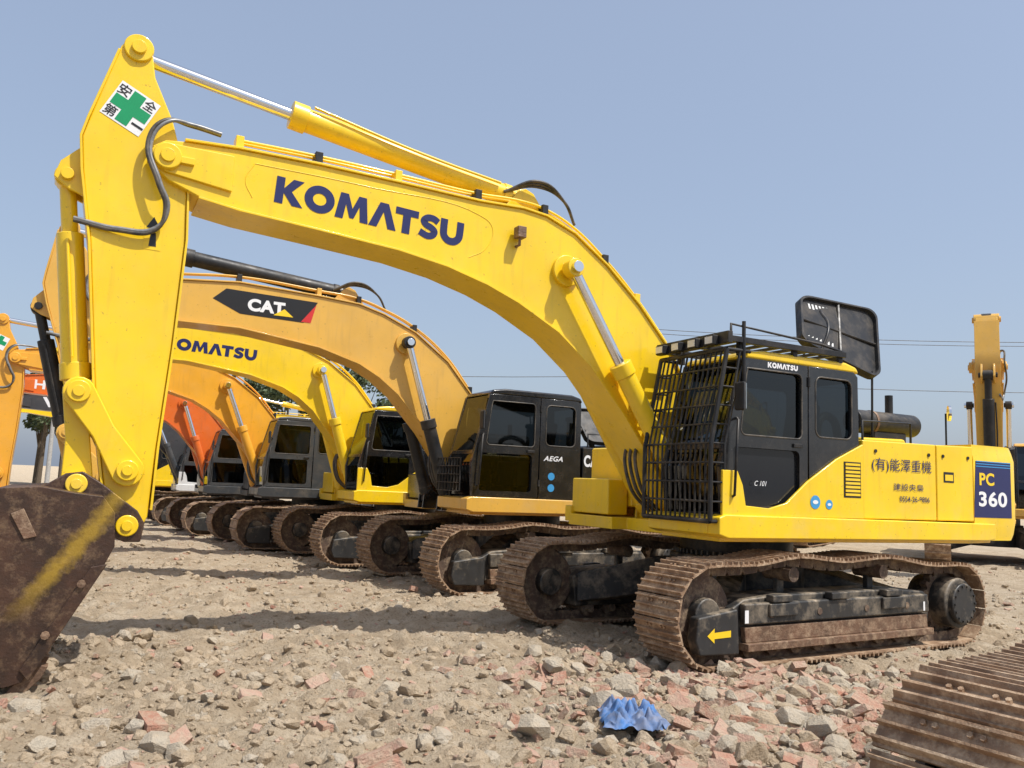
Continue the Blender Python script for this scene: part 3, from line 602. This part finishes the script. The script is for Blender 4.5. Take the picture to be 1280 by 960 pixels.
# ---------------------------------------------------------------- other machines
C2=dict(T=BOOM2_T,B=BOOM2_B,arm=(.22,.93),ap=(6.88,4.04),pin=(2.40,3.82),ab=(3.35,4.55))
m2,R2,tr2=excavator((.2649,14.649),AH,dict(C2,body=BLK,boom=TAN,cyl=BLKM,skirt=TAN,roof=BLK,cw=BLK,bfrac=.5,afrac=.62,sweep=False,hs=.15,bf=1.45,kk=.13))
decal("boom_badge",[(5.25,4.16),(5.07,4.33),(3.71,4.30),(3.91,3.96),(4.85,3.98)],.2635,BLACKD,R2)
decal("boom_badge_red",[(3.73,4.26),(3.95,3.97),(3.80,3.97)],.265,REDD,R2)
text("boom_lettering","CAT",4.75,4.04,.2655,.55,.19,WHITE,R2,0,.05)
decal("badge_triangle",[(4.37,4.02),(4.21,4.13),(4.07,4.02)],.268,YELD,R2)
text("side_lettering","CAT",-.44,1.96,1.505,.36,.19,WHITE,R2,0,.04)
text("side_model","336D",-.44,1.58,1.505,.38,.14,WHITE,R2,0,.03)
text("door_lettering","AEGA",.3,2.02,1.492,.35,.08,WHITE,R2,0,.02,.3)
hood(R2,(-.9,.3,3.0),(-1.9,.3,3.05),(-2.2,.7,2.4),(-1.0,.7,2.4),vents=False); hood(R2,(-2.0,.3,3.1),(-2.7,.3,3.1),(-2.9,.7,2.4),(-2.25,.7,2.4),vents=False)
for f,z,r in((.15,1.78,.06),(.15,1.60,.06)):
    decal("round_sticker",[(f+r*math.cos(t*math.pi/12),z+r*math.sin(t*math.pi/12)) for t in range(24)],1.493,BLUD,R2)
gb=[]
for k in range(9): gb.append(boxd((1.66,.5+k*.11,1.5),(1.68,.51+k*.11,2.0)))
for k in range(5): gb.append(boxd((1.655,.5,1.5+k*.125),(1.685,1.39,1.51+k*.125)))
merge("lower_guard",gb,BLKM,R2)
m3,R3,tr3=excavator((-2.18,17.978),AH,dict(C2,body=YEL,boom=YEL,roof=YEL,sh=-.3,T=BOOM3_T,B=BOOM3_B,arm=(-.27,.93),ap=(6.40,4.04),kk=.10),scale=.985)
blocktext("boom_lettering",5.15,3.98,.2635,1.75,.22,NAVY,R3,-.05)
m4,R4,tr4=excavator((-4.6,20.5),AH,dict(C2,body=GRYP,boom=ORG,roof=GRYP,cab=GRYP,sh=.1,hs=.2,hi=False,sweep=False),scale=.95)
sticker(R4,7.0,4.70,.15,-.4,.2035,lambda f,z:(f+.12,z*.93))
hood(R4,(-.6,.3,3.3),(-1.6,.3,3.3),(-1.9,.7,2.5),(-.7,.7,2.7))
m5,R5,_=excavator((-7.0,23.6),AH,dict(C2,body=GRYP,boom=RED,roof=GRYP,cab=GRYP,hs=.2,hi=False,sweep=False),scale=.9)
text("boom_lettering","HITACHI",6.15,3.92,.2635,1.8,.26,WHITE,R5,-.02,.03)
m6,R6,_=excavator((-9.3,27.0),AH,dict(C2,body=WHTP,boom=GRYP,roof=GRYP,cab=GRYP,hi=False),scale=.86)
text("boom_lettering","VOLVO",6.0,3.88,.2635,2.2,.34,WHITE,R6,-.02,.04)
m7,R7,_=excavator((-12.5,30.5),AH,dict(C2,body=YEL,boom=YEL,roof=YEL,hi=False),scale=.9)
m8,R8,_=excavator((14.2,24.6),math.radians(60),dict(body=TAN,boom=TAN,cyl=BLKM,roof=TAN,bucket=False,hi=False),track_ang=math.radians(62),scale=1.08)
m9,R9,_=excavator((9.5,29.5),math.radians(60),dict(body=YEL,boom=YEL,roof=YEL,hi=False),track_ang=math.radians(57),scale=.95)
m10,R10,_=excavator((-5.6,40),AH,dict(body=YEL,boom=YEL,roof=YEL,hi=False),scale=.95)
# lone undercarriage in the right foreground
lu=bpy.data.objects.new("crawler_undercarriage",None); link(lu); lu.location=(4.40,3.55,-.07); lu.rotation_euler=(0,0,AT+.03+math.pi)
undercarriage(lu,False)
# ---------------------------------------------------------------- ground
def gh(x,y):
    d=math.hypot(x,y)
    h=noise.fractal(Vector((x*.35,y*.35,1.3)),.9,2.0,3)*.08
    n1=noise.fractal(Vector((x*1.7,y*1.7,5.1)),.8,2.1,4)
    n2=noise.fractal(Vector((x*6.,y*6.,9.1)),.7,2.0,3)
    cl=max(0,noise.noise(Vector((x*.8,y*.8,3.3)))+.4)
    h+=n1*.06+n2*.036*(0.5+cl)
    bk=noise.noise(Vector((x*3.3,y*3.3,2.2))); h+=max(0,bk)*.15*cl
    bk=noise.noise(Vector((x*7.3,y*7.3,4.2))); h+=max(0,bk)*.09*cl
    k=1/(1+(d/40)**2)
    h=h*k
    g1=math.exp(-(((x-2.0)/1.3)**2+((y-6.9)/.9)**2)); h+=.08*g1
    return h-.035
def graded(a,b,fine,c0,c1,grow):
    out=[];x=c0
    while x<c1: out.append(x); x+=fine
    s=fine
    while x<b: out.append(x); s*=grow; x+=s
    out.append(b); x=c0; s=fine; lo=[]
    while x>a: s*=grow; x-=s; lo.append(x)
    lo.append(a-.01); return sorted(set(lo))+out
xs=graded(-900,900,.04,-5.5,5,1.04); ys=graded(-40,1500,.04,3.2,11,1.033)
gv=[(x,y,gh(x,y)) for y in ys for x in xs]; nx=len(xs)
gf=[(j*nx+i,j*nx+i+1,(j+1)*nx+i+1,(j+1)*nx+i) for j in range(len(ys)-1) for i in range(nx-1)]
def groundmat():
    m,nt,b=newmat("dirt_ground")
    c=mixc(nt,noisef(nt,.45,.35,.65,6,.6),(.52,.415,.29),(.42,.325,.22))
    c=mixc(nt,noisef(nt,4,.42,.7,10,.7),c,(.62,.52,.385))
    c=mixc(nt,noisef(nt,1.1,.54,.74,8,.7),c,(.31,.235,.155))
    c=mixc(nt,noisef(nt,38,.52,.68,6,.7),c,(.30,.225,.15))
    nt.links.new(c,b.inputs['Base Color']); b.inputs['Roughness'].default_value=.95; b.inputs['Specular IOR Level'].default_value=.1
    h=mathn(nt,'ADD',noisef(nt,22,.2,.8,10,.75),mathn(nt,'MULTIPLY',noisef(nt,70,.3,.7,6,.7),.4)); bump(nt,b,h,.035,.9); return m
me=bpy.data.meshes.new("ground"); me.from_pydata(gv,[],gf); me.materials.append(groundmat()); me.polygons.foreach_set("use_smooth",[True]*len(me.polygons)); link(bpy.data.objects.new("ground",me))
# ---------------------------------------------------------------- rubble
def hullvar(k,brick):
    bm=bmesh.new()
    if brick:
        L,W,H=random.choice([(1,.5,.26),(.6,.5,.28),(.45,.45,.3),(.8,.45,.2)])
        for sx in(-1,1):
            for sy in(-1,1):
                for sz in(-1,1):
                    bm.verts.new((sx*L*random.uniform(.8,1),sy*W*random.uniform(.75,1),sz*H*random.uniform(.8,1)))
        for _ in range(5): bm.verts.new((random.uniform(-1,1)*L,random.uniform(-1,1)*W,random.choice((-1,1))*H*.98))
    else:
        for _ in range(22):
            v=Vector([random.gauss(0,1) for _ in range(3)]).normalized(); bm.verts.new((v.x*random.uniform(.8,1.1),v.y*random.uniform(.6,.9),v.z*random.uniform(.5,.7)))
    r=bmesh.ops.convex_hull(bm,input=bm.verts[:]); bmesh.ops.delete(bm,geom=[g for g in r['geom_interior'] if isinstance(g,bmesh.types.BMVert)],context='VERTS')
    bm.verts.index_update(); v=np.array([tuple(x.co) for x in bm.verts]); f=[[x.index for x in fc.verts] for fc in bm.faces]; bm.free(); return v,f
HV=[hullvar(i,False) for i in range(16)]; BV=[hullvar(i,True) for i in range(18)]
def rockmat(name,a,b_):
    m,nt,b=newmat(name); c=mixc(nt,noisef(nt,1.9,.3,.7,3,.6),a,b_); c=mixc(nt,mathn(nt,'MULTIPLY',noisef(nt,14,.4,.65,8,.7),.75),c,(.54,.44,.32))
    nt.links.new(c,b.inputs['Base Color']); b.inputs['Roughness'].default_value=.92; b.inputs['Specular IOR Level'].default_value=.15; bump(nt,b,noisef(nt,45,.3,.7,8,.7),.02,.8); return m
RM=[rockmat("brick_red",(.44,.20,.13),(.54,.31,.23)),rockmat("clay_clod",(.47,.365,.25),(.38,.29,.19)),rockmat("concrete_chip",(.54,.47,.37),(.46,.40,.31)),rockmat("brick_pink",(.56,.37,.29),(.50,.29,.21))]
def scatter(name,items):
    V=[];F=[];MI=[];o=0
    for x,y,s,kind in items:
        v,f=random.choice(BV if kind in(0,3) else HV)
        R_=np.array(Matrix.Rotation(random.uniform(0,6.28),3,'Z')@Matrix.Rotation(random.gauss(0,.35),3,'X')@Matrix.Rotation(random.gauss(0,.35),3,'Y'))
        p=(v*s)@R_.T; p+=np.array([x,y,gh(x,y)+s*random.uniform(.0,.22)]); V.append(p); F+=[[i+o for i in q_] for q_ in f]; MI+=[kind]*len(f); o+=len(v)
    me=bpy.data.meshes.new(name); me.from_pydata(np.concatenate(V).tolist(),[],F)
    for m in RM: me.materials.append(m)
    me.polygons.foreach_set("material_index",MI); return link(bpy.data.objects.new(name,me))
items=[]
for _ in range(24000):
    y=3.2+22*random.random()**1.7; x=random.uniform(-.75,.75)*y
    if noise.noise(Vector((x*.6,y*.6,0)))<random.uniform(-.7,.2): continue
    s=min(.10,.013*math.exp(random.gauss(.3,.7))); items.append((x,y,s,random.choices((0,1,2,3),(.05,.80,.10,.05))[0]))
for _ in range(2900):
    x=random.gauss(2.2,1.05); y=random.gauss(6.6,.9)
    if y>8.6 or y<3.5: continue
    s=min(.16,.044*math.exp(random.gauss(0,.6))); items.append((x,y,s,random.choices((0,1,2,3),(.27,.17,.22,.34))[0]))
for _ in range(1300):
    x=random.uniform(-4.5,2.2); y=random.uniform(4.4,8.5); s=min(.12,.036*math.exp(random.gauss(0,.55))); items.append((x,y,s,random.choices((0,1,2,3),(.08,.70,.15,.07))[0]))
for _ in range(2200):
    x=random.uniform(-8,9); y=random.uniform(9.0,24); s=.03*math.exp(random.gauss(0,.45)); items.append((x,y,s,random.choices((0,1,2,3),(.12,.6,.16,.12))[0]))
for _ in range(70):
    y=random.uniform(4.6,8.8); x=random.uniform(-.55,.45)*y; items.append((x,y,random.uniform(.08,.14),random.choices((0,1,2,3),(.15,.35,.25,.25))[0]))
for x,y,s,k in((1.28,7.75,.17,3),(.50,7.85,.12,2),(1.75,7.35,.13,1),(2.3,7.2,.14,3),(1.9,6.6,.14,2),(2.9,6.6,.14,0),(-.9,5.6,.10,2),(-2.6,5.6,.12,2),(-1.9,5.2,.11,2),(1.6,6.0,.12,2),(2.2,6.1,.12,3)): items.append((x,y,s,k))
scatter("brick_rubble",items)
# blue cloth: crumpled sheet
n=44; vs=[];fs=[]
for j in range(n):
    for i in range(n):
        u=(i/(n-1)-.5);v=(j/(n-1)-.5); p=Vector((u*5,v*5,2)); w_=noise.noise_vector(p*.8)
        z=.05+.16*abs(noise.noise(p*.9+w_*.6))+.06*abs(noise.noise(p*2.3+w_)); ed=max(abs(u),abs(v))*2; z=z*(1-.75*ed**3)
        vs.append((u*.42+.05*w_.x,v*.48+.05*w_.y+.03*noise.noise(p*2),z))
fs=[[j*n+i,j*n+i+1,(j+1)*n+i+1,(j+1)*n+i] for j in range(n-1) for i in range(n-1)]
cloth=mesh("blue_cloth",vs,fs,plain("blue_fabric",(.05,.17,.42),.8,0,.5,9,.4),None,0,False); cloth.location=(.92,5.98,gh(.92,5.98)+.05); cloth.data.polygons.foreach_set("use_smooth",[True]*len(cloth.data.polygons))
# ---------------------------------------------------------------- trees (distant belt)
def treebelt():
    V=[];F=[];MI=[]
    def quad(c,s):
        a=Vector([random.gauss(0,1) for _ in range(3)]).normalized(); b=a.orthogonal().normalized(); c2=a.cross(b); o=len(V)
        V.extend([tuple(c+b*s),tuple(c+c2*s*.6),tuple(c-b*s),tuple(c-c2*s*.6)]); F.append([o,o+1,o+2,o+3]); MI.append(random.choice((0,0,1)))
    for x0 in np.arange(-46,-7.5,2.1):
        x=x0+random.uniform(-1,1); y=random.uniform(66,74); H=random.uniform(9.4,12.0)
        vs,fs=cyl_data((x,y,0),(x+random.uniform(-.3,.3),y,H*.7),.22,.08,8); o=len(V); V.extend([tuple(v) for v in vs]); F.extend([[i+o for i in f] for f in fs]); MI.extend([2]*len(fs))
        for _ in range(16):
            a=random.uniform(0,6.28); rr=random.uniform(.3,2.2); c=Vector((x+rr*math.cos(a),y+rr*math.sin(a),H*random.uniform(.45,.9)))
            vs,fs=cyl_data((x,y,c.z*.6),c,.07,.02,5); o=len(V); V.extend([tuple(v) for v in vs]); F.extend([[i+o for i in f] for f in fs]); MI.extend([2]*len(fs))
            R_=random.uniform(.7,1.35)
            for _ in range(150):
                d=Vector([random.gauss(0,1) for _ in range(3)]).normalized()*R_*random.random()**.4; d.z*=.75; quad(c+d,random.uniform(.1,.24))
    me=bpy.data.meshes.new("tree_belt"); me.from_pydata(V,[],F)
    for m in(plain("foliage_dark",(.07,.10,.04),.7),plain("foliage_light",(.12,.15,.065),.7),plain("bark",(.12,.09,.06),.9)): me.materials.append(m)
    me.polygons.foreach_set("material_index",MI); link(bpy.data.objects.new("tree_belt",me))
treebelt()
# power line
pl=bpy.data.objects.new("power_line",None); link(pl)
CON=plain("concrete_pole",(.4,.39,.37),.9)
for k,(x,y) in enumerate(((-34,62),(8.5,60),(48,56))):
    cyl("pole_%d"%k,(x,y,0),(x,y,13.8 if k else 10),.17,CON,pl,14,.11); box("crossarm_%d"%k,(x-.06,y-.9,9.7 if k==0 else 13.1),(x+.06,y+.9,9.82 if k==0 else 13.22),CON,pl)
def wire(a,b,sag,k):
    pts=[tuple(Vector(a).lerp(Vector(b),t/10)-Vector((0,0,sag*4*(t/10)*(1-t/10)))) for t in range(11)]; tube("wire_%d"%k,pts,.02,RUBBER,pl,False)
k=0
for (a,b) in(((8.5,60),(48,56)),):
    for dy,z in((-.8,13.2),(.8,13.2),(0,9.8)): wire((a[0],a[1]+dy,z),(b[0],b[1]+dy,z),.5,k); k+=1
wire((-34,62,9.8),(8.5,60,9.8),.6,k)
# ---------------------------------------------------------------- light, world, camera
to=Vector((.52,-.30,1.0)).normalized()
el=math.asin(to.z)
sd=bpy.data.lights.new("sun","SUN"); sd.energy=5.0; sd.angle=math.radians(.55); sd.color=(1,.97,.92)
so=bpy.data.objects.new("sun",sd); link(so); so.rotation_euler=to.to_track_quat('Z','Y').to_euler()
w=bpy.data.worlds.new("World"); sc.world=w; w.use_nodes=True; nt=w.node_tree
sky=nt.nodes.new("ShaderNodeTexSky"); sky.sky_type='NISHITA'; sky.sun_disc=False; sky.sun_elevation=el; sky.sun_rotation=math.atan2(to.x,to.y)
sky.air_density=1.15; sky.dust_density=3.2; sky.ozone_density=1.6
hz=mixc(nt,.38,(0,0,0),(0,0,0)); hn=nt.nodes[-1]; nt.links.new(sky.outputs[0],hn.inputs[6]); hn.inputs[7].default_value=(4.9,5.8,7.6,1)
nt.links.new(hz,nt.nodes["Background"].inputs[0]); nt.nodes["Background"].inputs[1].default_value=.128
cd=bpy.data.cameras.new("camera"); cam=bpy.data.objects.new("camera",cd); link(cam); sc.camera=cam
p,r=.1196,.0409; c,s=math.cos(r),math.sin(r)
U0=Vector((0,-math.sin(p),math.cos(p))); R0=Vector((1,0,0)); Fw=Vector((0,math.cos(p),math.sin(p)))
rt=R0*c+U0*s; up=-R0*s+U0*c
M=Matrix((rt,up,-Fw)).transposed().to_4x4(); M.translation=(0,0,1.6374); cam.matrix_world=M
cd.sensor_width=36; cd.lens=1040.5/1280*36; cd.clip_end=5000; cd.clip_start=.05
if ZOOM:
    u,v,k=ZOOM; cd.lens*=k; cd.shift_x=(u-640)*k/1280; cd.shift_y=-(v-480)*k/1280
sc.view_settings.view_transform='Standard'; sc.view_settings.look='None'; sc.view_settings.exposure=0
